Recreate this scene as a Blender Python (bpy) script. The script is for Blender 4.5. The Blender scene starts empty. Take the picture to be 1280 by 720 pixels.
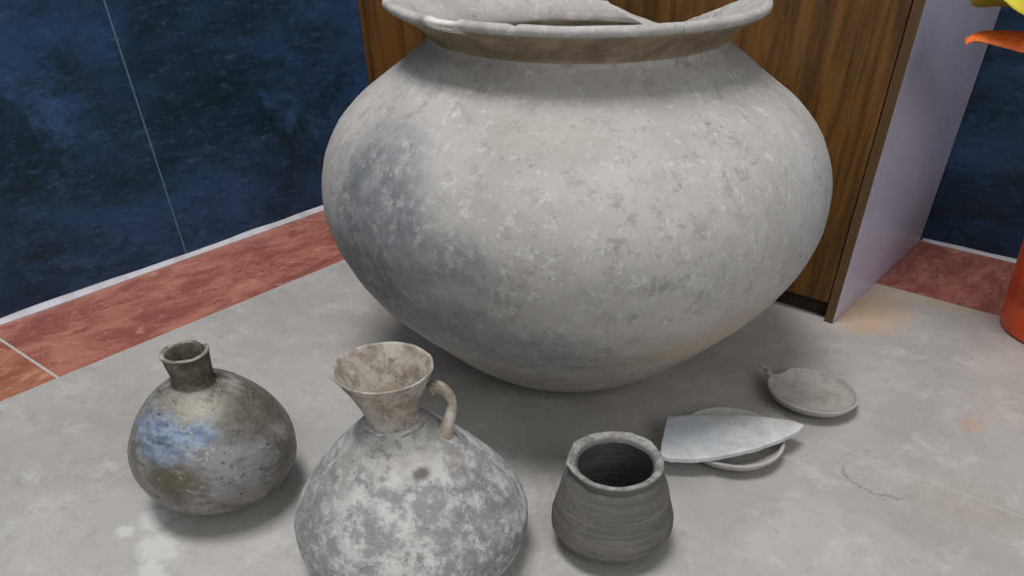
import bpy, bmesh, math, random
from mathutils import Vector, Matrix, noise

random.seed(7)
scene = bpy.context.scene
C = scene.collection

# ------------------------------------------------------------------ camera
PITCH = math.atan(850 / 925.0)
CAM_H = 0.55
cam_data = bpy.data.cameras.new('camera')
cam = bpy.data.objects.new('camera', cam_data)
C.objects.link(cam)
cam.location = (0, 0, CAM_H)
cam.rotation_euler = (math.pi / 2 - PITCH, 0, 0)
cam_data.sensor_fit = 'HORIZONTAL'
cam_data.sensor_width = 36.0
cam_data.lens = 36.0 * 925 / 1280
cam_data.shift_x = -(673 - 640) / 1280
cam_data.shift_y = (665 - 360) / 1280
cam_data.clip_start = 0.02
scene.camera = cam

# ------------------------------------------------------------------ light
world = bpy.data.worlds.new('world')
scene.world = world
world.use_nodes = True
bg = world.node_tree.nodes['Background']
bg.inputs['Color'].default_value = (0.96, 0.98, 1.0, 1)
bg.inputs['Strength'].default_value = 0.47


def area(name, loc, target, sx, sy, power, col):
    d = bpy.data.lights.new(name, 'AREA')
    d.shape = 'RECTANGLE'
    d.size, d.size_y, d.energy, d.color = sx, sy, power, col
    o = bpy.data.objects.new(name, d)
    C.objects.link(o)
    o.location = loc
    o.rotation_euler = (Vector(target) - Vector(loc)).to_track_quat('-Z', 'Y').to_euler()
    return o


area('ceiling_light', (-0.3, 0.55, 2.5), (0.0, 0.85, 0), 1.0, 0.6, 46, (1.0, 0.99, 0.985))
area('window_light', (1.1, -1.9, 1.9), (0.1, 0.9, 0.2), 1.4, 1.2, 22, (0.97, 0.98, 1.0))

vs = scene.view_settings
vs.view_transform = 'Standard'
vs.look = 'None'
vs.exposure = 0.0
vs.gamma = 1.0
vs.use_curve_mapping = False


# ------------------------------------------------------------------ helpers
def lin(c):
    def f(v):
        v /= 255.0
        return v / 12.92 if v <= 0.04045 else ((v + 0.055) / 1.055) ** 2.4
    return (f(c[0]), f(c[1]), f(c[2]), 1.0)


class Mat:
    """tiny node builder: everything works in object coordinates"""

    def __init__(self, name, rough=0.8, spec=0.3):
        self.m = bpy.data.materials.new(name)
        self.m.use_nodes = True
        self.t = self.m.node_tree
        self.b = self.t.nodes['Principled BSDF']
        self.b.inputs['Roughness'].default_value = rough
        self.b.inputs['Specular IOR Level'].default_value = spec
        self.co = self.new('ShaderNodeTexCoord').outputs['Object']

    def new(self, typ, **kw):
        n = self.t.nodes.new(typ)
        for k, v in kw.items():
            setattr(n, k, v)
        return n

    def put(self, sock, v):
        if hasattr(v, 'is_linked') or isinstance(v, bpy.types.NodeSocket):
            self.t.links.new(v, sock)
        else:
            sock.default_value = v

    def scaled(self, s, loc=(0, 0, 0), vec=None):
        n = self.new('ShaderNodeMapping')
        self.put(n.inputs['Vector'], vec or self.co)
        n.inputs['Scale'].default_value = s
        n.inputs['Location'].default_value = loc
        return n.outputs[0]

    def noise(self, scale, detail=4, rough=0.6, vec=None, dist=0.0):
        n = self.new('ShaderNodeTexNoise')
        self.put(n.inputs['Vector'], vec or self.co)
        n.inputs['Scale'].default_value = scale
        n.inputs['Detail'].default_value = detail
        n.inputs['Roughness'].default_value = rough
        n.inputs['Distortion'].default_value = dist
        return n.outputs['Fac']

    def ramp(self, fac, lo, hi, a=0.0, b=1.0):
        n = self.new('ShaderNodeMapRange', interpolation_type='SMOOTHSTEP')
        self.put(n.inputs['Value'], fac)
        n.inputs['From Min'].default_value = lo
        n.inputs['From Max'].default_value = hi
        n.inputs['To Min'].default_value = a
        n.inputs['To Max'].default_value = b
        return n.outputs['Result']

    def math(self, op, a, b=0.0):
        n = self.new('ShaderNodeMath', operation=op)
        self.put(n.inputs[0], a)
        self.put(n.inputs[1], b)
        return n.outputs[0]

    def mix(self, fac, a, b):
        n = self.new('ShaderNodeMix', data_type='RGBA')
        self.put(n.inputs[0], fac)
        self.put(n.inputs[6], lin(a) if isinstance(a, tuple) else a)
        self.put(n.inputs[7], lin(b) if isinstance(b, tuple) else b)
        return n.outputs[2]

    def blob(self, c, r, soft=0.4, amp=0.6, nscale=30, detail=5):
        """irregular stain around object-space point c with radii r"""
        v = self.new('ShaderNodeVectorMath', operation='SUBTRACT')
        self.put(v.inputs[0], self.co)
        v.inputs[1].default_value = c
        w = self.new('ShaderNodeVectorMath', operation='DIVIDE')
        self.put(w.inputs[0], v.outputs[0])
        w.inputs[1].default_value = r
        l = self.new('ShaderNodeVectorMath', operation='LENGTH')
        self.put(l.inputs[0], w.outputs[0])
        nz = self.math('MULTIPLY', self.math('SUBTRACT', self.noise(nscale, detail, 0.65), 0.5), 2 * amp)
        d = self.math('ADD', l.outputs['Value'], nz)
        return self.ramp(d, 1 + soft, 1 - soft)

    def ring(self, c, rad, w, amp=0.3, nscale=40):
        """thin crooked arc of radius rad around object-space point c"""
        v = self.new('ShaderNodeVectorMath', operation='SUBTRACT')
        self.put(v.inputs[0], self.co)
        v.inputs[1].default_value = c
        l = self.new('ShaderNodeVectorMath', operation='LENGTH')
        self.put(l.inputs[0], v.outputs[0])
        nz = self.math('MULTIPLY', self.math('SUBTRACT', self.noise(nscale, 4, 0.6), 0.5), amp * rad)
        d = self.math('ABSOLUTE', self.math('SUBTRACT', self.math('ADD', l.outputs['Value'], nz), rad))
        return self.ramp(d, w, w * 0.2)

    def band(self, lo, hi, axis='Z'):
        s = self.new('ShaderNodeSeparateXYZ')
        self.put(s.inputs[0], self.co)
        return self.ramp(s.outputs[axis], lo, hi)

    def bump(self, h, strength=0.3, dist=0.002):
        n = self.new('ShaderNodeBump')
        n.inputs['Strength'].default_value = strength
        n.inputs['Distance'].default_value = dist
        self.put(n.inputs['Height'], h)
        if self.b.inputs['Normal'].is_linked:
            self.put(n.inputs['Normal'], self.b.inputs['Normal'].links[0].from_socket)
        self.put(self.b.inputs['Normal'], n.outputs[0])

    def color(self, c):
        self.put(self.b.inputs['Base Color'], lin(c) if isinstance(c, tuple) else c)
        return self

    def rough(self, v):
        self.put(self.b.inputs['Roughness'], v)


def link(name, me, mat, parent=None, smooth=True):
    o = bpy.data.objects.new(name, me)
    C.objects.link(o)
    if mat is not None:
        me.materials.append(mat.m)
    if smooth:
        me.polygons.foreach_set('use_smooth', [True] * len(me.polygons))
    if parent is not None:
        o.parent = parent
    return o


def tag(o, label, cat, group=None):
    o['label'] = label
    o['category'] = cat
    if group:
        o['group'] = group
    return o


def thing(name, label, cat, loc=(0, 0, 0)):
    o = bpy.data.objects.new(name, None)
    o.empty_display_size = 0.05
    C.objects.link(o)
    o.location = loc
    return tag(o, label, cat)


def mesh_from(name, verts, faces):
    me = bpy.data.meshes.new(name)
    me.from_pydata(verts, [], faces)
    bm = bmesh.new()
    bm.from_mesh(me)
    bmesh.ops.remove_doubles(bm, verts=bm.verts, dist=1e-7)
    bmesh.ops.recalc_face_normals(bm, faces=bm.faces)
    bm.to_mesh(me)
    bm.free()
    me.update()
    return me


def box_mesh(name, x0, x1, y0, y1, z0, z1, bev=0.0, seg=2):
    bm = bmesh.new()
    bmesh.ops.create_cube(bm, size=1)
    for v in bm.verts:
        v.co = ((x0 + x1) / 2 + v.co.x * (x1 - x0), (y0 + y1) / 2 + v.co.y * (y1 - y0), (z0 + z1) / 2 + v.co.z * (z1 - z0))
    if bev > 0:
        bmesh.ops.bevel(bm, geom=list(bm.edges), offset=bev, segments=seg, profile=0.6, affect='EDGES')
    me = bpy.data.meshes.new(name)
    bm.to_mesh(me)
    bm.free()
    return me


def lathe(name, prof, segs=128, warp=None, closed=False):
    """prof: list of (r, z) or function az -> list; warp(vec, az, i) -> vec; closed joins last ring to first"""
    verts, faces = [], []
    n = None
    for k in range(segs):
        az = 2 * math.pi * k / segs
        pr = prof(az) if callable(prof) else prof
        n = len(pr)
        for i, (r, z) in enumerate(pr):
            v = Vector((r * math.cos(az), r * math.sin(az), z))
            if warp:
                v = warp(v, az, i)
            verts.append(v)
    for k in range(segs):
        a, b = k * n, ((k + 1) % segs) * n
        for i in range(n if closed else n - 1):
            j = (i + 1) % n
            faces.append((a + i, b + i, b + j, a + j))
    return mesh_from(name, verts, faces)


def tube(name, pts, radii, sides=16, flat=1.0, up=Vector((0, 1, 0)), sub=6):
    """swept tube along a Catmull-Rom curve, closed ends"""
    P = [Vector(p) for p in pts]
    cs, rs = [], []
    for i in range(len(P) - 1):
        p0, p1, p2, p3 = P[max(i - 1, 0)], P[i], P[i + 1], P[min(i + 2, len(P) - 1)]
        for k in range(sub):
            t = k / sub
            cs.append(0.5 * ((2 * p1) + (p2 - p0) * t + (2 * p0 - 5 * p1 + 4 * p2 - p3) * t * t + (3 * p1 - p0 - 3 * p2 + p3) * t ** 3))
            rs.append(radii[i] * (1 - t) + radii[i + 1] * t)
    cs.append(P[-1])
    rs.append(radii[-1])
    verts, faces = [], []
    for i, c in enumerate(cs):
        d = (cs[min(i + 1, len(cs) - 1)] - cs[max(i - 1, 0)]).normalized()
        n1 = d.cross(up).normalized()
        n2 = n1.cross(d).normalized()
        for k in range(sides):
            a = 2 * math.pi * k / sides
            verts.append(c + n1 * math.cos(a) * rs[i] + n2 * math.sin(a) * rs[i] * flat)
    for i in range(len(cs) - 1):
        for k in range(sides):
            k2 = (k + 1) % sides
            faces.append((i * sides + k, i * sides + k2, (i + 1) * sides + k2, (i + 1) * sides + k))
    faces.append(tuple(range(sides)))
    faces.append(tuple((len(cs) - 1) * sides + k for k in range(sides)))
    return mesh_from(name, verts, faces)


def lower(R, zm, a, b, n=30):
    out = []
    for i in range(n):
        t = (1 - math.cos(math.pi * i / (n - 1))) / 2
        out.append((R * max(0.0, 1 - (1 - t) ** a) ** (1 / b), zm * t))
    return out


def upper(R, zm, rn, zn, c, d, n=26, tmax=1.0):
    out = []
    for i in range(1, n):
        t = math.sin(i / (n - 1) * math.pi / 2)
        if t > tmax:
            break
        out.append((rn + (R - rn) * max(0.0, 1 - t ** c) ** (1 / d), zm + (zn - zm) * t))
    return out


def interp(tab, x):
    for (x0, y0), (x1, y1) in zip(tab, tab[1:]):
        if x0 <= x <= x1:
            return y0 + (y1 - y0) * (x - x0) / (x1 - x0)
    return tab[0][1] if x < tab[0][0] else tab[-1][1]


def fb(v, s, seed=0.0):
    return noise.fractal(Vector(v) * s + Vector((seed, seed * 1.7, -seed)), 0.8, 2.0, 3)


def inner_of(prof, th, rmin=0.0):
    """inner wall of a pot: the outer profile reversed, moved in by th"""
    out = []
    for r, z in reversed(prof):
        if z < th:
            continue
        out.append((max(r - th, 0.0005), z))
    out.append((0.0005, out[-1][1]))
    return out


def px_to_plane(x, y, z):
    a, b = (x - 673) / 925.0, (y - 665) / 925.0
    cp, sp_ = math.cos(PITCH), math.sin(PITCH)
    d = Vector((a, cp - b * sp_, -sp_ - b * cp))
    t = (z - CAM_H) / d.z
    return Vector((0, 0, CAM_H)) + d * t


# ------------------------------------------------------------------ room frame (u along the back wall, v towards it)
ROOM_ROT = math.atan2(-0.62, 0.785)
cu, su = math.cos(ROOM_ROT), math.sin(ROOM_ROT)


def uv(x, y, z=0.0):
    return (x * cu + y * su, -x * su + y * cu, z)


def room(o):
    o.rotation_euler = (0, 0, ROOM_ROT)
    o['kind'] = 'structure'
    return o


U_WALL, V_WALL = -1.342, 1.577        # tile faces of the two walls
U_RED, V_RED = -1.107, 1.332          # inner edges of the red border
U_CAB, V_CAB = -0.308, 1.140          # cabinet side and front
U_MAX, V_MIN = 1.6, -1.2

# ------------------------------------------------------------------ materials of the setting
M_grout = Mat('grout', 0.9, 0.2).color((181, 179, 174))
M_wgrout = Mat('wall_grout', 0.9, 0.2).color((92, 108, 120))
M_caulk = Mat('white_caulk', 0.6, 0.3)
M_caulk.color(M_caulk.mix(M_caulk.ramp(M_caulk.noise(18), 0.4, 0.75), (196, 195, 202), (172, 168, 174)))


def floor_material():
    m = Mat('stone_floor', 0.42, 0.35)
    c = m.mix(m.ramp(m.noise(3.2, 6, 0.62, dist=0.6), 0.32, 0.68), (157, 155, 151), (174, 172, 168))
    c = m.mix(m.math('MULTIPLY', m.ramp(m.noise(15, 8, 0.78, dist=0.4), 0.5, 0.66), 0.55), c, (190, 189, 185))
    c = m.mix(m.math('MULTIPLY', m.ramp(m.noise(40, 7, 0.8), 0.52, 0.66), 0.45), c, (144, 142, 138))
    # wandering veins
    vein = m.math('ABSOLUTE', m.math('SUBTRACT', m.noise(4.5, 5, 0.6, dist=1.6), 0.5))
    c = m.mix(m.math('MULTIPLY', m.ramp(vein, 0.012, 0.0), 0.16), c, (140, 132, 118))
    # rust stain by the cabinet foot, small rust mark, pale plaster drips, brown crack
    c = m.mix(m.math('MULTIPLY', m.blob(uv(0.535, 1.125), (0.06, 0.075, 1), 0.5, 0.5, 22), 0.6), c, (188, 152, 112))
    c = m.mix(m.math('MULTIPLY', m.blob(uv(0.63, 1.19), (0.13, 0.03, 1), 0.5, 0.6, 25), 0.45), c, (196, 178, 140))
    c = m.mix(m.math('MULTIPLY', m.blob(uv(0.566, 0.805), (0.016, 0.018, 1), 0.6, 0.8, 60), 0.45), c, (186, 150, 122))
    for (x, y, r1, r2) in ((-0.407, 0.573, 0.026, 0.02), (-0.43, 0.62, 0.018, 0.016), (-0.40, 0.535, 0.02, 0.012), (-0.455, 0.60, 0.010, 0.008)):
        c = m.mix(m.math('MULTIPLY', m.blob(uv(x, y), (r1, r2, 1), 0.45, 0.8, 70), 0.65), c, (205, 204, 198))
    # short brown crack, then a faint stain trailing on from it
    p1, p2, p3 = (Vector(uv(*px_to_plane(x, y, 0)[:2])) for x, y in ((1052, 566), (1081, 611), (1130, 624)))
    ax, ay, bx, by = p2.x - p1.x, p2.y - p1.y, p3.x - p1.x, p3.y - p1.y
    dd = 2 * (ax * by - ay * bx)
    ox = (by * (ax * ax + ay * ay) - ay * (bx * bx + by * by)) / dd
    oy = (ax * (bx * bx + by * by) - bx * (ax * ax + ay * ay)) / dd
    cc = (p1.x + ox, p1.y + oy, 0.0)
    arc = m.ring(cc, math.hypot(ox, oy), 0.0034, 0.35, 60)
    c = m.mix(m.math('MULTIPLY', m.math('MULTIPLY', arc, m.blob(tuple(p2), (0.045, 0.045, 1), 0.35, 0.2, 40)), 0.6), c, (128, 116, 88))
    q = px_to_plane(1215, 636, 0)
    c = m.mix(m.math('MULTIPLY', m.blob(uv(q.x, q.y), (0.055, 0.035, 1), 0.7, 0.8, 45), 0.3), c, (146, 136, 112))
    m.color(c)
    m.rough(m.ramp(m.noise(8, 4), 0.3, 0.7, 0.36, 0.58))
    m.bump(m.noise(70, 5, 0.7), 0.12, 0.002)
    m.bump(m.noise(9, 4, 0.6), 0.12, 0.01)
    return m


def red_material():
    m = Mat('red_border_tile', 0.5, 0.35)
    n1 = m.noise(7, 8, 0.75, m.scaled((2.2, 1.0, 1.0)), 0.5)
    c = m.mix(m.ramp(n1, 0.40, 0.60), (138, 80, 70), (174, 113, 98))
    n2 = m.noise(22, 7, 0.75, m.scaled((2.0, 1.0, 1.0)), 0.7)
    c = m.mix(m.math('MULTIPLY', m.ramp(n2, 0.52, 0.68), 0.7), c, (192, 143, 128))
    c = m.mix(m.math('MULTIPLY', m.ramp(m.noise(14, 7, 0.75, m.scaled((2.4, 1, 1), (3, 1, 0)), 0.5), 0.52, 0.66), 0.6), c, (122, 72, 70))
    c = m.mix(m.math('MULTIPLY', m.ramp(m.noise(45, 4, 0.7), 0.66, 0.72), 0.6), c, (206, 172, 162))
    inf = m.new('ShaderNodeObjectInfo')
    tint = m.new('ShaderNodeMix', data_type='RGBA', blend_type='MULTIPLY')
    tint.inputs[0].default_value = 1.0
    m.put(tint.inputs[6], c)
    m.put(tint.inputs[7], inf.outputs['Color'])
    c = tint.outputs[2]
    m.color(c)
    m.bump(n2, 0.15, 0.003)
    return m


def blue_material():
    m = Mat('blue_wall_tile', 0.38, 0.30)
    # long horizontal smears (coordinates squeezed along height)
    st = m.scaled((1.0, 1.0, 2.4))
    c = m.mix(m.ramp(m.noise(3.0, 8, 0.7, st, 0.3), 0.36, 0.64), (24, 40, 50), (40, 68, 102))
    c = m.mix(m.math('MULTIPLY', m.ramp(m.noise(6.5, 9, 0.78, m.scaled((1, 1, 1.6), (2, 5, 1)), 0.3), 0.5, 0.66), 0.7), c, (22, 38, 44))
    c = m.mix(m.math('MULTIPLY', m.ramp(m.noise(5.0, 9, 0.78, m.scaled((1, 1, 1.5), (7, 1, 4)), 0.3), 0.52, 0.7), 0.7), c, (62, 92, 134))
    c = m.mix(m.math('MULTIPLY', m.ramp(m.noise(36, 7, 0.8, m.scaled((1, 1, 3.0))), 0.52, 0.70), 0.55), c, (70, 98, 130))
    c = m.mix(m.math('MULTIPLY', m.ramp(m.noise(30, 7, 0.8, m.scaled((1, 1, 3.0), (4, 9, 2))), 0.52, 0.68), 0.6), c, (20, 34, 44))
    m.color(c)
    m.rough(m.ramp(m.noise(6, 4), 0.3, 0.7, 0.32, 0.5))
    m.bump(m.noise(30, 5, 0.7), 0.06, 0.003)
    return m


M_floor, M_red, M_blue = floor_material(), red_material(), blue_material()

# ------------------------------------------------------------------ floor
floor = room(link('floor', box_mesh('floor', U_WALL - 0.05, U_MAX, V_MIN, V_WALL + 0.05, -0.08, -0.0004), M_grout, smooth=False))
us = [U_RED, -0.828, 0.372, U_MAX]
vs_ = [V_MIN, 0.028, 0.828, V_RED]
G = 0.0009
for i in range(3):
    for j in range(3):
        link('floor_tile', box_mesh('floor_tile', us[i] + G, us[i + 1] - G, vs_[j] + G, vs_[j + 1] - G, -0.012, 0.0, 0.0003), M_floor, floor, False)
for (a, b) in ((-1.2, -0.62), (-0.62, 0.301), (0.301, 1.221), (1.221, V_WALL)):
    bt = link('border_tile', box_mesh('border_tile', U_WALL, U_RED - G, a + 0.002, b - 0.002, -0.012, 0.0004, 0.0012), M_red, floor, False)
    if b < 0.4:
        bt.color = (1.06, 1.12, 0.92, 1)      # these border tiles were fired more orange
for (a, b) in ((U_RED, -0.36), (-0.36, 0.56), (0.56, U_MAX)):
    link('border_tile', box_mesh('border_tile', a + 0.002, b - 0.002, V_RED + G, V_WALL, -0.012, 0.0004, 0.0012), M_red, floor, False)

# ------------------------------------------------------------------ tiled walls
wall_left = room(link('wall_left', box_mesh('wall_left', U_WALL - 0.12, U_WALL - 0.0005, V_MIN, V_WALL + 0.12, -0.08, 2.6), M_wgrout, smooth=False))
for (a, b) in ((-1.2, -0.264), (-0.264, 0.656), (0.656, V_WALL)):
    for (z0, z1) in ((0.0, 1.2), (1.2, 2.6)):
        link('wall_tile', box_mesh('wall_tile', U_WALL - 0.01, U_WALL, a + 0.0013, b - 0.0013, z0 + 0.001, z1 - 0.001, 0.0008), M_blue, wall_left, False)
wall_back = room(link('wall_back', box_mesh('wall_back', U_WALL - 0.0004, U_MAX, V_WALL + 0.0005, V_WALL + 0.12, -0.08, 2.6), M_wgrout, smooth=False))
for (a, b) in ((U_WALL, -0.42), (-0.42, 0.50), (0.50, U_MAX)):
    for (z0, z1) in ((0.0, 1.2), (1.2, 2.6)):
        link('wall_tile', box_mesh('wall_tile', a + 0.0013, b - 0.0013, V_WALL, V_WALL + 0.01, z0 + 0.001, z1 - 0.001, 0.0008), M_blue, wall_back, False)


def bead(name, along, a, b, size):
    """uneven bead of white sealant filling the angle between wall and floor"""
    n = 90
    verts, faces = [], []
    for k in range(n + 1):
        t = a + (b - a) * k / n
        s = size * (1 + 0.30 * noise.noise(Vector((t * 14, size * 50, 0))))
        sec = ((0, 0), (0, s), (0.32 * s, 0.42 * s), (0.62 * s, 0.16 * s), (s, 0))
        for (d, z) in sec:
            verts.append((U_WALL + d, t, z + 0.0004) if along == 'v' else (t, V_WALL - d, z + 0.0004))
    for k in range(n):
        for i in range(5):
            j = (i + 1) % 5
            faces.append((k * 5 + i, (k + 1) * 5 + i, (k + 1) * 5 + j, k * 5 + j))
    faces += [tuple(range(5)), tuple(n * 5 + i for i in range(5))]
    return room(link(name, mesh_from(name, verts, faces), M_caulk))


bead('trim_1', 'v', V_MIN, V_CAB - 0.001, 0.0075)
bead('trim_2', 'u', U_CAB + 0.002, U_MAX, 0.0055)

# ------------------------------------------------------------------ cabinet in the corner
M_wood = Mat('dark_wood_grain', 0.42, 0.35)
g1 = M_wood.noise(5, 6, 0.62, M_wood.scaled((9.0, 9.0, 0.8)), 0.7)
c = M_wood.mix(M_wood.ramp(g1, 0.3, 0.7), (70, 46, 20), (112, 76, 36))
g2 = M_wood.noise(30, 5, 0.7, M_wood.scaled((7.0, 7.0, 0.35)), 0.4)
c = M_wood.mix(M_wood.math('MULTIPLY', M_wood.ramp(g2, 0.48, 0.72), 0.6), c, (48, 30, 13))
c = M_wood.mix(M_wood.math('MULTIPLY', M_wood.ramp(M_wood.noise(1.6, 3, 0.5, M_wood.scaled((7, 7, 0.3), (1, 2, 0))), 0.5, 0.75), 0.45), c, (126, 86, 40))
M_wood.color(c)
M_wood.bump(g2, 0.08, 0.001)
M_edge = Mat('brown_edge_band', 0.5, 0.3)
M_edge.color(M_edge.mix(M_edge.noise(30, 3, 0.6, M_edge.scaled((1, 1, 0.1))), (74, 54, 34), (98, 74, 48)))
M_lam = Mat('pale_lavender_laminate', 0.32, 0.45)
M_lam.color(M_lam.mix(M_lam.ramp(M_lam.noise(5, 3), 0.3, 0.7), (172, 172, 190), (184, 183, 198)))
M_kick = Mat('dark_plinth', 0.7, 0.3)
M_kick.color(M_kick.mix(M_kick.noise(30), (36, 32, 29), (50, 45, 40)))

cab = thing('corner_cabinet', 'dark wood fronted cabinet with a pale lavender side panel, standing in the corner', 'cabinet')
cab.rotation_euler = (0, 0, ROOM_ROT)
T, HC = 0.014, 1.25
side = link('side_panel', box_mesh('side_panel', U_CAB - T, U_CAB, V_CAB + 0.0015, V_WALL - 0.006, 0.0006, HC, 0.0006), M_lam, cab, False)
side['label'] = 'pale lavender laminate side panel'
link('edge_band', box_mesh('edge_band', U_CAB - T, U_CAB, V_CAB, V_CAB + 0.0014, 0.0006, HC, 0.0004), M_edge, side, False)
s2 = link('side_panel', box_mesh('side_panel', U_WALL + 0.002, U_WALL + 0.002 + T, V_CAB + 0.0015, V_WALL - 0.006, 0.0006, HC, 0.0006), M_wood, cab, False)
link('edge_band', box_mesh('edge_band', U_WALL + 0.002, U_WALL + 0.002 + T, V_CAB, V_CAB + 0.0014, 0.0006, HC, 0.0004), M_wood, s2, False)
ua, ub = U_WALL + 0.002 + T + 0.001, U_CAB - T - 0.001
um = (ua + ub) / 2
for (a, b, hx) in ((ua + 0.001, um - 0.001, um - 0.05), (um + 0.001, ub - 0.001, um + 0.05)):
    d = link('door', box_mesh('door', a, b, V_CAB + 0.001, V_CAB + 0.019, 0.030, HC - 0.02, 0.0012), M_wood, cab, False)
    d['label'] = 'dark brown wood grain door'
    link('handle', tube('handle', [(hx, V_CAB + 0.003, 0.80), (hx, V_CAB - 0.024, 0.80), (hx, V_CAB - 0.026, 0.90), (hx, V_CAB + 0.003, 0.90)], [0.005] * 4, 10, 1, Vector((1, 0, 0))), M_lam, d)
link('plinth', box_mesh('plinth', ua, ub, V_CAB + 0.0195, V_CAB + 0.0335, 0.0006, 0.05), M_kick, cab, False)
link('carcass', box_mesh('carcass', ua, ub, V_CAB + 0.0365, V_WALL - 0.008, 0.03, HC - 0.02), M_wood, cab, False)
link('top_panel', box_mesh('top_panel', U_WALL + 0.003, U_CAB - 0.0005, V_CAB + 0.002, V_WALL - 0.006, HC + 0.0004, HC + T, 0.001), M_wood, cab, False)

# ------------------------------------------------------------------ pottery
# --- large storage jar
JX, JY = 0.0452, 0.9850
JAR_PROFILE = [(0.0005, 0.0), (0.0242, 0.0003), (0.0487, 0.0014), (0.0745, 0.0040), (0.0990, 0.0088), (0.1230, 0.0166), (0.1462, 0.0278), (0.1678, 0.0428), (0.1880, 0.0603),
               (0.2074, 0.0791), (0.2274, 0.0985), (0.2482, 0.1189), (0.2682, 0.1413), (0.2862, 0.1672), (0.3006, 0.1960), (0.3085, 0.2270), (0.3081, 0.2589),
               (0.2982, 0.2895), (0.2808, 0.3165), (0.2563, 0.3388), (0.2290, 0.3565), (0.2040, 0.3723), (0.1921, 0.3800)]


def smooth_profile(pts, sub=3):
    out = []
    for i in range(len(pts) - 1):
        p0, p1, p2, p3 = (Vector(pts[max(0, min(len(pts) - 1, i + k))]) for k in (-1, 0, 1, 2))
        for k in range(sub):
            t = k / sub
            q = 0.5 * ((2 * p1) + (p2 - p0) * t + (2 * p0 - 5 * p1 + 4 * p2 - p3) * t * t + (3 * p1 - p0 - 3 * p2 + p3) * t ** 3)
            out.append((max(q.x, 0.0005), q.y))
    return out + [pts[-1]]


def jar_material(name, rim=False):
    m = Mat(name, 0.88, 0.15)
    big = m.noise(9, 5, 0.6)
    c = m.mix(m.ramp(big, 0.3, 0.7), (157, 155, 151), (172, 170, 167))
    mott = m.noise(48, 8, 0.8)
    patch = m.ramp(m.noise(11, 5, 0.65, m.scaled((1, 1, 1), (4, 4, 4))), 0.4, 0.6, 0.25, 1.0)
    c = m.mix(m.math('MULTIPLY', m.math('MULTIPLY', m.ramp(mott, 0.5, 0.62), patch), 0.75), c, (134, 132, 130))
    c = m.mix(m.math('MULTIPLY', m.ramp(m.noise(75, 8, 0.8), 0.53, 0.64), 0.6), c, (194, 193, 190))
    pits = m.math('MULTIPLY', m.ramp(m.noise(120, 4, 0.75), 0.57, 0.66), m.ramp(m.noise(14, 4, 0.6), 0.42, 0.62))
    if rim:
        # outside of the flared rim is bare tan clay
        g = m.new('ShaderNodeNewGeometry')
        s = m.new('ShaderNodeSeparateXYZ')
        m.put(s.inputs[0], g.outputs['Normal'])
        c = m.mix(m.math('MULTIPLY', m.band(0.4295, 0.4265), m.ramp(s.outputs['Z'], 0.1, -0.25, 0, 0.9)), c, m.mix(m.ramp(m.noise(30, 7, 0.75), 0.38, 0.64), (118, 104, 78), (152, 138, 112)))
        # fresh chip on the lip
        c = m.mix(m.math('MULTIPLY', m.blob((-0.132, -0.160, 0.431), (0.022, 0.022, 0.02), 0.25, 0.4, 60), m.band(0.4235, 0.4255)), c, (204, 201, 195))
    else:
        # fire clouding on the left flank and along the lower belly
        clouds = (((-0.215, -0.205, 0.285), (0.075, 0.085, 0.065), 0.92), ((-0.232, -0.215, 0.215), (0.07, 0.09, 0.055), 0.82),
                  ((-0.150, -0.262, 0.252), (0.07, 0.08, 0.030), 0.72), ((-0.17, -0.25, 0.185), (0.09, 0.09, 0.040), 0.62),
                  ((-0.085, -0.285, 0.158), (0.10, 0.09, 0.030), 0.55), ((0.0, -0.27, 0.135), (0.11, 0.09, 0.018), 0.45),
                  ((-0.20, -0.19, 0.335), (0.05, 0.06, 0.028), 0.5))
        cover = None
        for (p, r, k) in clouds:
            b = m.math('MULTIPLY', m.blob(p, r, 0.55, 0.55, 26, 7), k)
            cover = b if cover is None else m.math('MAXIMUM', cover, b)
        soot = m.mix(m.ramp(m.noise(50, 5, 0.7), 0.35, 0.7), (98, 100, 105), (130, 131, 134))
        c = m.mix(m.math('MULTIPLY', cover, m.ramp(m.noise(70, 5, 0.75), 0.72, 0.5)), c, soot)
        # thin cracks of soot low on the belly, warm clay at lower right
        c = m.mix(m.math('MULTIPLY', m.blob((0.17, -0.23, 0.13), (0.12, 0.12, 0.05), 0.6, 0.4, 18), 0.45), c, (176, 158, 130))
        c = m.mix(m.math('MULTIPLY', m.blob((0.25, -0.14, 0.27), (0.06, 0.12, 0.07), 0.6, 0.5, 18), 0.35), c, (158, 158, 160))
        c = m.mix(m.math('MULTIPLY', m.blob((-0.04, -0.22, 0.352), (0.07, 0.08, 0.02), 0.6, 0.6, 40), 0.35), c, (146, 141, 134))
        c = m.mix(m.band(0.078, 0.035), c, (176, 171, 158))
    c = m.mix(m.math('MULTIPLY', pits, 0.7), c, (124, 120, 115))
    m.color(c)
    m.bump(mott, 0.35, 0.0025)
    m.bump(m.noise(160, 4, 0.7), 0.25, 0.0012)
    return m


def jar_warp(v, az, i):
    r = math.hypot(v.x, v.y)
    if r < 0.01:
        return v
    d = 0.0024 * fb(v, 7.0, 3.1) + 0.0008 * fb(v, 30.0, 8.0)
    k = 1 + d / r * min(1, r / 0.1)
    return Vector((v.x * k, v.y * k, v.z))


jar = thing('storage_jar', 'very large pale grey round-bellied clay storage jar with a broken flaring rim', 'jar', (JX, JY, 0.0004))
jout = smooth_profile(JAR_PROFILE)
Z0, R0 = jout[-1][1], jout[-1][0]
jin = inner_of(jout, 0.013)
# tight support rings keep the joint with the rim flush and unshaded
jsup = [(R0 + 0.000075, Z0 - 0.00005), (R0, Z0), (R0 - 0.0001, Z0), (R0 - 0.0124, Z0)]
link('body', lathe('body', jout[:-1] + jsup + jin, 192, jar_warp), jar_material('jar_clay'), jar)

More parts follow.
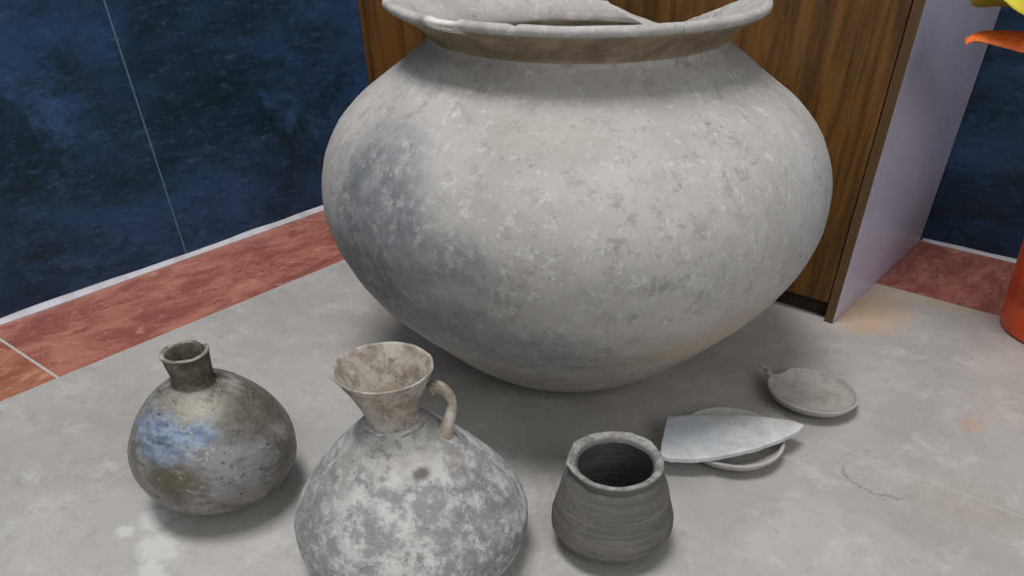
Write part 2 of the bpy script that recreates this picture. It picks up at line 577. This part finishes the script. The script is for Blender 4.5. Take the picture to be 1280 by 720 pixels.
outer_tab = [(0.380, 0.1921), (0.3804, 0.19155), (0.3869, 0.1818), (0.392, 0.1735), (0.396, 0.1680), (0.399, 0.1655), (0.402, 0.1655), (0.406, 0.1685), (0.411, 0.1745), (0.417, 0.1835), (0.422, 0.1925), (0.4262, 0.2015), (0.4282, 0.2055)]
lip_tab = [(0.2076, 0.4300), (0.2082, 0.4326), (0.2068, 0.4352), (0.2038, 0.4366), (0.2005, 0.4366)]
inner_tab = [(0.380, 0.1560), (0.3865, 0.1530), (0.391, 0.1500), (0.397, 0.1500), (0.403, 0.1525), (0.409, 0.1570), (0.415, 0.1635), (0.422, 0.1740), (0.429, 0.1870), (0.4338, 0.1965)]
cut_tab = [(0, 0.450), (4, 0.4345), (8, 0.4265), (14, 0.4170), (22, 0.4085), (32, 0.3985), (40, 0.3900), (46, 0.3870), (53, 0.3900), (62, 0.3985), (71, 0.4065), (79, 0.4130), (87, 0.4220), (93, 0.4320), (96, 0.450), (360, 0.450)]


def rim_prof(az):
    deg = math.degrees(az)
    zc = interp(cut_tab, deg)
    zc += 0.0013 * noise.noise(Vector((deg * 0.5, 3.3, 0))) if zc < 0.44 else 0.0
    chip = max(0.0, 1 - ((deg - 231) / 6.0) ** 2)
    chip2 = max(0.0, 1 - ((deg - 252) / 1.2) ** 2)
    N = 18
    ztop_o = min(outer_tab[-1][0], zc)
    ztop_i = min(inner_tab[-1][0], zc)
    out = [(R0 - 0.0124, Z0), (R0 - 0.0001, Z0), (R0, Z0), (R0 - 0.000075, Z0 + 0.00005)]
    for k in range(1, N):
        z = Z0 + (ztop_o - Z0) * k / (N - 1)
        out.append((interp(outer_tab, z), z))
    wob = 0.0008 * noise.noise(Vector((deg * 0.07, 0, 0)))
    whole = zc > 0.44
    ro, ri = out[-1][0], interp(inner_tab, ztop_i)
    for k, (r, z) in enumerate(lip_tab):
        if whole:
            out.append((r - 0.0075 * chip * (1 - k / 6) - 0.002 * chip2, z + wob - 0.0050 * chip * (0.4 + k / 8) - 0.002 * chip2))
        else:
            t = (k + 1) / 6
            zz = min(z, zc + 0.0005 * math.sin(t * math.pi))
            out.append((ro + (ri - ro) * t if zc < 0.4275 else min(r, ro + 0.003), zz))
    for k in range(N):
        z = ztop_i + (Z0 - ztop_i) * k / (N - 1)
        out.append((interp(inner_tab, z), z))
    return out


def rim_warp(v, az, i):
    v = jar_warp(v, az, i)
    v.x -= 0.0045 * max(0.0, v.z - Z0) / 0.05        # the mouth sits slightly off the axis
    return v


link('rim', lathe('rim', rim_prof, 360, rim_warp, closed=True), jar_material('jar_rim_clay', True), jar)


# --- round flasks and small pots
def shear_warp(tx, ty, amp, freq, seed, ring=0.0, ringf=0.0):
    def w(v, az, i):
        r = math.hypot(v.x, v.y)
        if r > 0.004:
            d = amp * fb(v, freq, seed) + ring * math.sin(v.z * ringf + 0.4 * math.sin(az))
            v = Vector((v.x * (1 + d / r), v.y * (1 + d / r), v.z))
        return Vector((v.x + tx * v.z, v.y + ty * v.z, v.z))
    return w


# dark flask with a bluish bloom
M_fl = Mat('bluish_grey_flask_clay', 0.5, 0.4)
c = M_fl.mix(M_fl.ramp(M_fl.noise(30, 8, 0.75), 0.38, 0.62), (88, 85, 77), (136, 134, 129))
c = M_fl.mix(M_fl.math('MULTIPLY', M_fl.blob((0.045, -0.055, 0.085), (0.045, 0.05, 0.035), 0.5, 0.5, 40, 7), 0.7), c, (128, 127, 130))
c = M_fl.mix(M_fl.math('MULTIPLY', M_fl.blob((0.012, -0.035, 0.136), (0.035, 0.025, 0.012), 0.5, 0.7, 60, 7), 0.6), c, (152, 147, 134))
bl = M_fl.math('MAXIMUM', M_fl.blob((-0.022, -0.056, 0.114), (0.036, 0.05, 0.022), 0.4, 0.7, 55, 8), M_fl.blob((0.016, -0.058, 0.120), (0.024, 0.03, 0.010), 0.4, 0.7, 55, 8))
c = M_fl.mix(M_fl.math('MULTIPLY', M_fl.math('MULTIPLY', bl, M_fl.ramp(M_fl.noise(70, 7, 0.8, M_fl.scaled((1, 1, 1.8), (1, 3, 3))), 0.64, 0.46, 0.25, 1.0)), 0.85), c, M_fl.mix(M_fl.ramp(M_fl.noise(60, 6, 0.75, M_fl.scaled((1, 1, 2))), 0.4, 0.6), (88, 104, 136), (136, 154, 176)))
c = M_fl.mix(M_fl.math('MULTIPLY', M_fl.blob((-0.010, -0.08, 0.080), (0.032, 0.04, 0.016), 0.5, 0.7, 50, 7), 0.75), c, (86, 80, 64))
c = M_fl.mix(M_fl.math('MULTIPLY', M_fl.blob((0.062, -0.005, 0.115), (0.035, 0.05, 0.022), 0.5, 0.7, 40, 7), 0.6), c, (84, 80, 70))
c = M_fl.mix(M_fl.math('MULTIPLY', M_fl.ramp(M_fl.noise(36, 8, 0.78, M_fl.scaled((1, 1, 2.0), (2, 2, 2)), 0.4), 0.53, 0.64), 0.7), c, (72, 69, 60))
c = M_fl.mix(M_fl.math('MULTIPLY', M_fl.ramp(M_fl.noise(52, 8, 0.8, M_fl.scaled((1, 1, 1.6), (9, 1, 4))), 0.55, 0.65), 0.7), c, (166, 164, 156))
c = M_fl.mix(M_fl.math('MULTIPLY', M_fl.ramp(M_fl.noise(110, 4, 0.7, M_fl.scaled((1, 1, 1), (5, 0, 3))), 0.62, 0.68), 0.8), c, (50, 48, 44))
M_fl.color(c)
M_fl.rough(M_fl.ramp(M_fl.noise(60, 4), 0.35, 0.65, 0.28, 0.65))
M_fl.bump(M_fl.noise(55, 6, 0.7, dist=0.5), 0.45, 0.003)
M_fln = Mat('dark_flask_neck_clay', 0.7, 0.3)
c = M_fln.mix(M_fln.ramp(M_fln.noise(60, 6, 0.7), 0.35, 0.7), (68, 65, 55), (112, 108, 95))
c = M_fln.mix(M_fln.math('MULTIPLY', M_fln.band(0.1785, 0.1815), M_fln.ramp(M_fln.noise(45, 4), 0.35, 0.55)), c, (158, 154, 140))
M_fln.color(c)
M_fln.bump(M_fln.noise(90, 5, 0.7), 0.5, 0.002)

fl = thing('round_flask', 'dark grey globular flask with a bluish patch and a short straight neck, no handle', 'flask', (-0.3595, 0.6676, 0.0006))
fo = lower(0.0866, 0.0647, 2.293, 1.93, 34) + [p for p in upper(0.0866, 0.0647, 0.0208, 0.1485, 1.794, 1.298, 34) if p[1] < 0.1470]
w1 = shear_warp(0.0222, 0.0104, 0.0012, 22, 1.0)
link('body', lathe('body', fo + inner_of(fo, 0.006), 112, w1), M_fl, fl)


def neck1(az):
    dg = math.degrees(az)
    nick = max(0.0, 1 - ((dg - 62) / 20) ** 2) * 0.0038 + max(0.0, 1 - ((dg - 130) / 16) ** 2) * 0.002
    zt = 0.1814 - nick + 0.0006 * noise.noise(Vector((dg * 0.05, 9, 0)))
    b = 0.143
    o = [(0.0265, b), (0.0218, b + 0.0035), (0.0205, b + 0.008)]
    o += [(0.0205 + 0.0024 * (k / 6) ** 1.5, b + 0.008 + (zt - 0.003 - b - 0.008) * k / 6) for k in range(1, 7)]
    o += [(0.0238, zt - 0.0022), (0.0236, zt - 0.0006), (0.0222, zt), (0.0200, zt - 0.0004), (0.0188, zt - 0.003)]
    o += [(0.0170, zt - 0.012), (0.0158, b + 0.010), (0.0165, b), (0.018, b - 0.001)]
    return o


link('neck', lathe('neck', neck1, 72, shear_warp(0.0222, 0.0104, 0.0007, 60, 4.0), closed=True), M_fln, fl)

# pale jug with funnel mouth and loop handle
M_jg = Mat('pale_jug_clay', 0.85, 0.2)
c = M_jg.mix(M_jg.ramp(M_jg.noise(30, 9, 0.78), 0.43, 0.57), (136, 136, 136), (182, 181, 178))
c = M_jg.mix(M_jg.math('MULTIPLY', M_jg.blob((0.002, -0.035, 0.15), (0.05, 0.04, 0.018), 0.5, 0.5, 40), 0.6), c, (184, 181, 175))
gr = M_jg.math('MAXIMUM', M_jg.blob((0.078, -0.045, 0.093), (0.045, 0.05, 0.028), 0.5, 0.6, 34, 7), M_jg.blob((0.085, -0.07, 0.06), (0.05, 0.05, 0.03), 0.5, 0.6, 34, 7))
c = M_jg.mix(M_jg.math('MULTIPLY', M_jg.math('MULTIPLY', gr, M_jg.ramp(M_jg.noise(55, 6, 0.75), 0.66, 0.45)), 0.8), c, (114, 115, 118))
c = M_jg.mix(M_jg.math('MULTIPLY', M_jg.blob((-0.085, -0.05, 0.10), (0.035, 0.06, 0.04), 0.5, 0.5, 34, 6), 0.6), c, (124, 124, 124))
c = M_jg.mix(M_jg.math('MULTIPLY', M_jg.blob((-0.05, -0.035, 0.13), (0.028, 0.03, 0.014), 0.5, 0.6, 44, 6), 0.6), c, (124, 122, 120))
c = M_jg.mix(M_jg.math('MULTIPLY', M_jg.ramp(M_jg.noise(62, 9, 0.82), 0.5, 0.62), 0.7), c, (194, 193, 190))
c = M_jg.mix(M_jg.math('MULTIPLY', M_jg.ramp(M_jg.noise(75, 5, 0.75, M_jg.scaled((1, 1, 1), (3, 7, 1))), 0.54, 0.64), 0.6), c, (112, 111, 110))
c = M_jg.mix(M_jg.blob((0.022, -0.049, 0.136), (0.0075, 0.008, 0.0045), 0.6, 0.7, 110), c, (108, 105, 101))
c = M_jg.mix(M_jg.math('MULTIPLY', M_jg.blob((0.049, -0.022, 0.131), (0.012, 0.012, 0.008), 0.6, 0.8, 90), 0.45), c, (140, 128, 118))
M_jg.color(c)
M_jg.bump(M_jg.noise(60, 6, 0.72), 0.4, 0.0025)
M_jn = Mat('brownish_jug_neck_clay', 0.85, 0.2)
c = M_jn.mix(M_jn.ramp(M_jn.noise(55, 6, 0.72), 0.38, 0.62), (132, 122, 110), (172, 166, 157))
c = M_jn.mix(M_jn.math('MULTIPLY', M_jn.ramp(M_jn.noise(60, 5, 0.7, M_jn.scaled((1, 1, 1), (1, 4, 2))), 0.56, 0.66), 0.75), c, (104, 96, 88))
c = M_jn.mix(M_jn.math('MULTIPLY', M_jn.ramp(M_jn.noise(34, 5, 0.7, M_jn.scaled((1, 1, 1), (6, 4, 2))), 0.55, 0.66), 0.5), c, (170, 138, 100))
c = M_jn.mix(M_jn.math('MULTIPLY', M_jn.ramp(M_jn.noise(48, 5, 0.7, M_jn.scaled((1, 1, 1), (2, 8, 5))), 0.55, 0.68), 0.6), c, (196, 190, 182))
M_jn.color(c)
M_jn.bump(M_jn.noise(85, 6, 0.72), 0.5, 0.002)

jg = thing('handled_jug', 'mottled pale grey clay jug with a funnel mouth and one small loop handle', 'jug', (-0.1272, 0.5759, 0.0008))
jo = lower(0.1178, 0.0529, 3.7077, 2.6399, 36) + [p for p in upper(0.1178, 0.0529, 0.0242, 0.1671, 1.3665, 0.963, 40) if p[1] < 0.1655]
JT = (-0.0431, -0.0019)
link('body', lathe('body', jo + inner_of(jo, 0.006), 128, shear_warp(*JT, 0.0014, 20, 5.0)), M_jg, jg)


def neck2(az):
    dg = math.degrees(az)
    zt = 0.2171 + 0.0007 * noise.noise(Vector((math.cos(az) * 3, math.sin(az) * 3, 0)))
    b = 0.1615
    o = [(0.0300, b), (0.0250, b + 0.0035), (0.0232, b + 0.008)]
    o += [(0.0232 + 0.0205 * (k / 8) ** 1.15, b + 0.008 + (zt - 0.0015 - b - 0.008) * k / 8) for k in range(1, 9)]
    o += [(0.0447, zt - 0.0004), (0.0440, zt + 0.0006), (0.0428, zt + 0.0004), (0.0418, zt - 0.0014)]
    o += [(0.0418 - 0.0225 * (k / 7), zt - 0.0014 - (zt - b - 0.012) * k / 7) for k in range(1, 8)]
    o += [(0.019, b + 0.002), (0.021, b - 0.001)]
    return o


link('neck', lathe('neck', neck2, 112, shear_warp(*JT, 0.0008, 50, 2.0), closed=True), M_jn, jg)
link('handle', tube('handle', [(0.0275, 0.0135, 0.1845), (0.0325, 0.0150, 0.1868), (0.0385, 0.0160, 0.1842), (0.0440, 0.0155, 0.1775), (0.0462, 0.0135, 0.1690), (0.0440, 0.0100, 0.1590), (0.0405, 0.0055, 0.1495), (0.0375, 0.0020, 0.1420)],
                    [0.0056, 0.0064, 0.0058, 0.0052, 0.0050, 0.0056, 0.0068, 0.0085], 16, 1.2), M_jn, jg)

# small dark pot
M_sp = Mat('dark_grey_pot_clay', 0.75, 0.25)
rings = M_sp.noise(5, 5, 0.6, M_sp.scaled((1.5, 1.5, 26.0)))
c = M_sp.mix(M_sp.ramp(rings, 0.32, 0.68), (88, 87, 85), (108, 106, 103))
c = M_sp.mix(M_sp.math('MULTIPLY', M_sp.ramp(M_sp.noise(36, 6, 0.7), 0.5, 0.7), 0.6), c, (118, 116, 113))
c = M_sp.mix(M_sp.math('MULTIPLY', M_sp.ramp(M_sp.noise(80, 5, 0.7), 0.55, 0.7), 0.5), c, (66, 65, 64))
M_sp.color(c)
M_sp.bump(rings, 0.5, 0.003)
M_sp.bump(M_sp.noise(110, 5, 0.7), 0.35, 0.0015)
M_sr = Mat('worn_grey_rim_clay', 0.8, 0.2)
c = M_sr.mix(M_sr.ramp(M_sr.noise(60, 6, 0.7), 0.36, 0.64), (108, 106, 104), (152, 151, 148))
c = M_sr.mix(M_sr.math('MULTIPLY', M_sr.ramp(M_sr.noise(90, 5, 0.7), 0.55, 0.68), 0.6), c, (84, 82, 80))
c = M_sr.mix(M_sr.band(0.1042, 0.1012), c, (100, 98, 96))
M_sr.color(c)
M_sr.bump(M_sr.noise(95, 6, 0.7), 0.55, 0.002)

sp = thing('small_pot', 'small dark grey squat pot with wheel rings and a worn wavy flaring rim', 'pot', (0.0785, 0.5902, 0.0003))
SPX = (-0.013, 0.0)
spo = lower(0.0642, 0.0300, 2.0, 2.4, 26)
zneck = [(0.0642, 0.030), (0.0638, 0.038), (0.0621, 0.047), (0.0595, 0.057), (0.0565, 0.067), (0.0533, 0.077), (0.0503, 0.0855), (0.0484, 0.091), (0.0466, 0.0965)]
spo += zneck[1:]
link('body', lathe('body', spo + inner_of(spo, 0.0075), 112, shear_warp(*SPX, 0.0010, 30, 7.0, 0.00045, 520)), M_sp, sp)


def rim3(az):
    dg = math.degrees(az)
    wv = 0.0022 * noise.noise(Vector((math.cos(az) * 2.6, math.sin(az) * 2.6, 4))) + 0.0008 * noise.noise(Vector((math.cos(az) * 8, math.sin(az) * 8, 1)))
    nick = max(0.0, 1 - ((dg - 188) / 6) ** 2) * -0.0022 + max(0.0, 1 - ((dg - 20) / 18) ** 2) * 0.002
    rr = 0.0482 + wv * 0.8 - nick * 0.7
    zt = 0.1065 + wv * 0.7
    o = [(0.0400, 0.0966), (0.0455, 0.0966), (0.0465, 0.0968), (0.0462, 0.0985), (0.0465, zt - 0.0055), (rr - 0.0004, zt - 0.0032), (rr, zt - 0.0020), (rr - 0.0006, zt - 0.0006),
         (rr - 0.0022, zt), (rr - 0.0048, zt - 0.0010), (rr - 0.0078, zt - 0.0034), (0.0380, 0.0995), (0.0374, 0.0966)]
    return o


link('rim', lathe('rim', rim3, 144, shear_warp(*SPX, 0.0007, 60, 3.0), closed=True), M_sr, sp)


# --- two shallow bowls and the sherd
def bowl_material(name, a, b):
    m = Mat(name, 0.85, 0.2)
    c = m.mix(m.ramp(m.noise(26, 5, 0.65), 0.35, 0.65), a, b)
    c = m.mix(m.math('MULTIPLY', m.ramp(m.noise(80, 5, 0.7), 0.54, 0.7), 0.4), c, (128, 125, 120))
    m.color(c)
    m.bump(m.noise(90, 5, 0.7), 0.3, 0.0015)
    return m


def bowl_prof(r, h, th, foot):
    o = [(0.0005, 0.0), (foot * 0.6, 0.0), (foot, 0.0006)]
    n = 9
    for k in range(1, n + 1):
        t = k / n
        o.append((foot + (r - foot) * math.sin(t * math.pi / 2) ** 0.9, 0.0006 + (h - 0.0006 - 0.001) * (1 - math.cos(t * math.pi / 2)) ** 0.85))
    o += [(r - th * 0.15, h - 0.0002), (r - th * 0.5, h), (r - th * 0.9, h - 0.0004)]
    for k in range(n - 1, -1, -1):
        t = k / n
        o.append(((foot + (r - foot) * math.sin(t * math.pi / 2) ** 0.9) - th * (0.55 + 0.45 * t), th + (h - 0.001 - th) * (1 - math.cos(t * math.pi / 2)) ** 0.85))
    o.append((0.0005, th * 0.95))
    return o


M_b1 = bowl_material('grey_dish_clay', (150, 147, 142), (170, 167, 162))
M_b2 = bowl_material('pale_dish_clay', (156, 153, 146), (176, 173, 166))

bowl1 = thing('shallow_bowl', 'shallow plain grey clay bowl with a small pinched lug, lying empty on the floor', 'bowl', (0.366, 0.858, 0.0002))


def bowl1_warp(v, az, i):
    d = 0.0006 * fb(v, 40, 6.0)
    v = Vector((v.x * (1 + d / 0.06), v.y * (1 + d / 0.06), v.z))
    # rim dips at the broken stretch by the lug
    dg = math.degrees(az)
    k = max(0.0, 1 - ((dg - 122) / 16) ** 2) * max(0.0, (v.z - 0.008) / 0.012)
    v.z -= 0.006 * k
    return v


link('dish', lathe('dish', bowl_prof(0.0605, 0.0200, 0.0034, 0.024), 96, bowl1_warp), M_b1, bowl1)
link('lug', tube('lug', [(-0.0455, 0.0330, 0.0165), (-0.0500, 0.0385, 0.0185), (-0.0490, 0.0470, 0.0200), (-0.0545, 0.0530, 0.0215), (-0.0600, 0.0585, 0.0225)],
                 [0.0036, 0.0042, 0.0042, 0.0036, 0.0016], 12, 0.8, Vector((0, 0, 1))), M_b1, bowl1)
bowl1.rotation_euler = (math.radians(-2.0), math.radians(3.5), 0)
bowl1.location.z = 0.0011

bowl2 = thing('shallow_bowl', 'shallow pale clay bowl lying underneath the pointed sherd', 'bowl', (0.238, 0.752, 0.0003))
link('dish', lathe('dish', bowl_prof(0.0645, 0.0210, 0.0050, 0.026), 96, shear_warp(0, 0, 0.0006, 40, 2.0)), M_b2, bowl2)

M_sh = Mat('pale_sherd_clay', 0.85, 0.2)
c = M_sh.mix(M_sh.ramp(M_sh.noise(30, 6, 0.7, dist=0.6), 0.35, 0.65), (186, 186, 186), (208, 208, 207))
c = M_sh.mix(M_sh.math('MULTIPLY', M_sh.blob((-0.055, 0.0, 0.0), (0.05, 0.05, 0.05), 0.6, 0.5, 30), 0.6), c, (190, 197, 204))
c = M_sh.mix(M_sh.math('MULTIPLY', M_sh.ramp(M_sh.noise(70, 6, 0.75), 0.54, 0.7), 0.5), c, (150, 149, 147))
c = M_sh.mix(M_sh.math('MULTIPLY', M_sh.blob((0.098, 0.022, 0.0), (0.03, 0.03, 0.03), 0.6, 0.4, 40), 0.6), c, (196, 190, 174))
M_sh.color(c)
M_sh.bump(M_sh.noise(70, 6, 0.75), 0.5, 0.002)


def sherd():
    outline = [(835, 519), (858, 517), (890, 516), (930, 516.5), (965, 520), (990, 524), (1006, 530), (998, 539), (975, 550), (950, 558.5), (925, 564.5), (897, 569), (868, 571.5), (840, 570.5), (826, 567.5), (826.5, 556), (830, 540)]
    org = Vector((0.232, 0.767, 0.0))
    zt = 0.0315
    top0 = [px_to_plane(x, y, zt) - org for x, y in outline]
    # refine outline
    pts = []
    n = len(top0)
    for i in range(n):
        a, b = top0[i], top0[(i + 1) % n]
        for k in range(3):
            p = a.lerp(b, k / 3)
            j = Vector((noise.noise(p * 120), noise.noise(p * 120 + Vector((9, 9, 9))), 0)) * 0.0008
            pts.append(Vector((p.x, p.y, 0)) + j)
    cen = sum(pts, Vector()) / len(pts)

    def bow(p):
        # gently domed fragment of a vessel wall
        q = p - cen
        return 0.0035 * (1 - (q.y / 0.045) ** 2) - 0.0012 * (q.x / 0.09) ** 2

    th = 0.0062
    verts, faces = [], []
    rings = [0.0, 0.25, 0.5, 0.72, 0.88, 0.965, 1.0]
    m = len(pts)
    for side_ in (0, 1):
        for s in rings:
            for p in pts:
                q = cen.lerp(p, max(s, 0.001))
                z = bow(q) - (th if side_ else 0)
                if s == 1.0:
                    z += 0.0005 if side_ else -0.0005
                verts.append(Vector((q.x, q.y, z + 0.0003 * noise.noise(q * 200))))
    nr = len(rings)
    for side_ in (0, 1):
        o = side_ * nr * m
        for r in range(nr - 1):
            for k in range(m):
                k2 = (k + 1) % m
                faces.append((o + r * m + k, o + r * m + k2, o + (r + 1) * m + k2, o + (r + 1) * m + k))
    for k in range(m):
        k2 = (k + 1) % m
        faces.append(((nr - 1) * m + k, (nr - 1) * m + k2, (2 * nr - 1) * m + k2, (2 * nr - 1) * m + k))
    me = mesh_from('pottery_sherd', verts, faces)
    o = link('pottery_sherd', me, M_sh)
    me.set_sharp_from_angle(angle=math.radians(38))
    o.location = (org.x, org.y, zt - 0.002)
    return tag(o, 'pale pointed potsherd laid flat across the top of a bowl', 'sherd')


sherd()

# ------------------------------------------------------------------ orange planter with artificial leaves
M_or = Mat('orange_planter_plastic', 0.35, 0.4)
M_or.color(M_or.mix(M_or.ramp(M_or.noise(12, 3), 0.3, 0.7), (206, 72, 20), (222, 86, 28)))
M_soil = Mat('planter_soil', 0.95, 0.1)
M_soil.color(M_soil.mix(M_soil.noise(60, 5), (44, 32, 24), (74, 56, 42)))
M_soil.bump(M_soil.noise(60, 5), 0.8, 0.01)
M_ol = Mat('orange_leaf_fabric', 0.6, 0.3)
M_ol.color(M_ol.mix(M_ol.ramp(M_ol.noise(40, 5, 0.7), 0.3, 0.7), (200, 84, 32), (226, 120, 62)))
M_yl = Mat('yellow_green_leaf_fabric', 0.6, 0.3)
M_yl.color(M_yl.mix(M_yl.ramp(M_yl.noise(40, 5, 0.7), 0.3, 0.7), (170, 160, 30), (205, 190, 60)))
M_st = Mat('green_stem', 0.6, 0.3)
M_st.color(M_st.mix(M_st.noise(30), (62, 84, 40), (84, 106, 52)))

PXc, PYc = 0.8185, 1.0577
pl = thing('potted_plant', 'orange tapering planter with orange and yellow artificial leaves, standing by the wall', 'plant', (PXc, PYc, 0.0003))
pp = [(0.0005, 0.0), (0.085, 0.0), (0.0915, 0.002), (0.0935, 0.006)] + [(0.0929 + 0.1196 * z, z) for z in (0.03, 0.08, 0.13, 0.18, 0.205)]
pp += [(0.1195, 0.207), (0.1225, 0.210), (0.1225, 0.226), (0.1205, 0.229), (0.1165, 0.229), (0.1145, 0.226), (0.112, 0.20), (0.100, 0.05), (0.0005, 0.045)]
link('planter', lathe('planter', pp, 96), M_or, pl)
link('soil', lathe('soil', [(0.0005, 0.198), (0.04, 0.197), (0.08, 0.195), (0.1105, 0.192), (0.1105, 0.185), (0.0005, 0.185)], 48, lambda v, az, i: v + Vector((0, 0, 0.004 * fb(v, 40, 1) if i < 3 else 0))), M_soil, pl)
link('stem', tube('stem', [(0, 0, 0.18), (0.004, -0.003, 0.27), (-0.003, 0.002, 0.36), (0, 0, 0.44)], [0.009, 0.008, 0.007, 0.005], 12), M_st, pl)


def leaf(name, base, mid, tip, width, mat, fold=0.35, n=22):
    """pointed folded blade along a quadratic curve, with thickness"""
    base, mid, tip = Vector(base), Vector(mid), Vector(tip)
    ctrl = mid * 2 - (base + tip) / 2
    verts, faces = [], []
    rows = 7
    for i in range(n + 1):
        t = i / n
        p = base * (1 - t) ** 2 + ctrl * 2 * t * (1 - t) + tip * t * t
        d = (2 * (1 - t) * (ctrl - base) + 2 * t * (tip - ctrl)).normalized()
        sd = d.cross(Vector((0, 0, 1))).normalized()
        up = sd.cross(d).normalized()
        w = width * (0.12 + 0.88 * math.sin(min(1, t * 1.15) * math.pi * 0.62) ** 0.9) * (1 - t ** 5) ** 0.8 * (1 if t < 0.6 else max(0.0, 1 - ((t - 0.6) / 0.4) ** 1.6)) + 0.0008
        for k in range(rows):
            s = k / (rows - 1) * 2 - 1
            verts.append(p + sd * s * w + up * (-fold * abs(s) ** 1.4 * w) + Vector((0, 0, 0.0012 * noise.noise((p + sd * s * w) * 60))))
    for i in range(n):
        for k in range(rows - 1):
            a = i * rows + k
            faces.append((a, a + 1, a + rows + 1, a + rows))
    o = link(name, mesh_from(name, verts, faces), mat, pl)
    md = o.modifiers.new('thickness', 'SOLIDIFY')
    md.thickness = 0.0012
    return o


def at(x, y, Y):
    """point on the ray through a pixel at distance Y, in planter coordinates"""
    q = px_to_plane(x, y, 0.0)
    t = Y / q.y
    return Vector((q.x * t, Y, CAM_H + (0 - CAM_H) * t)) - Vector((PXc, PYc, 0.0))


leaf('leaf', (0, 0, 0.34), at(1292, 42, 1.02), at(1208, 56, 0.97), 0.034, M_ol, 0.5)
leaf('leaf', (0, 0, 0.42), at(1304, -20, 1.00), at(1240, -4, 0.97), 0.045, M_yl, 0.6)
for (ang, h, ln, mt) in ((20, 0.40, 0.26, M_ol), (75, 0.36, 0.22, M_yl), (320, 0.38, 0.26, M_yl), (270, 0.42, 0.22, M_ol), (130, 0.43, 0.2, M_ol)):
    a = math.radians(ang)
    leaf('leaf', (0, 0, h - 0.06), (math.cos(a) * ln * 0.55, math.sin(a) * ln * 0.55, h + 0.07), (math.cos(a) * ln, math.sin(a) * ln, h + 0.02), 0.036, mt, 0.5)
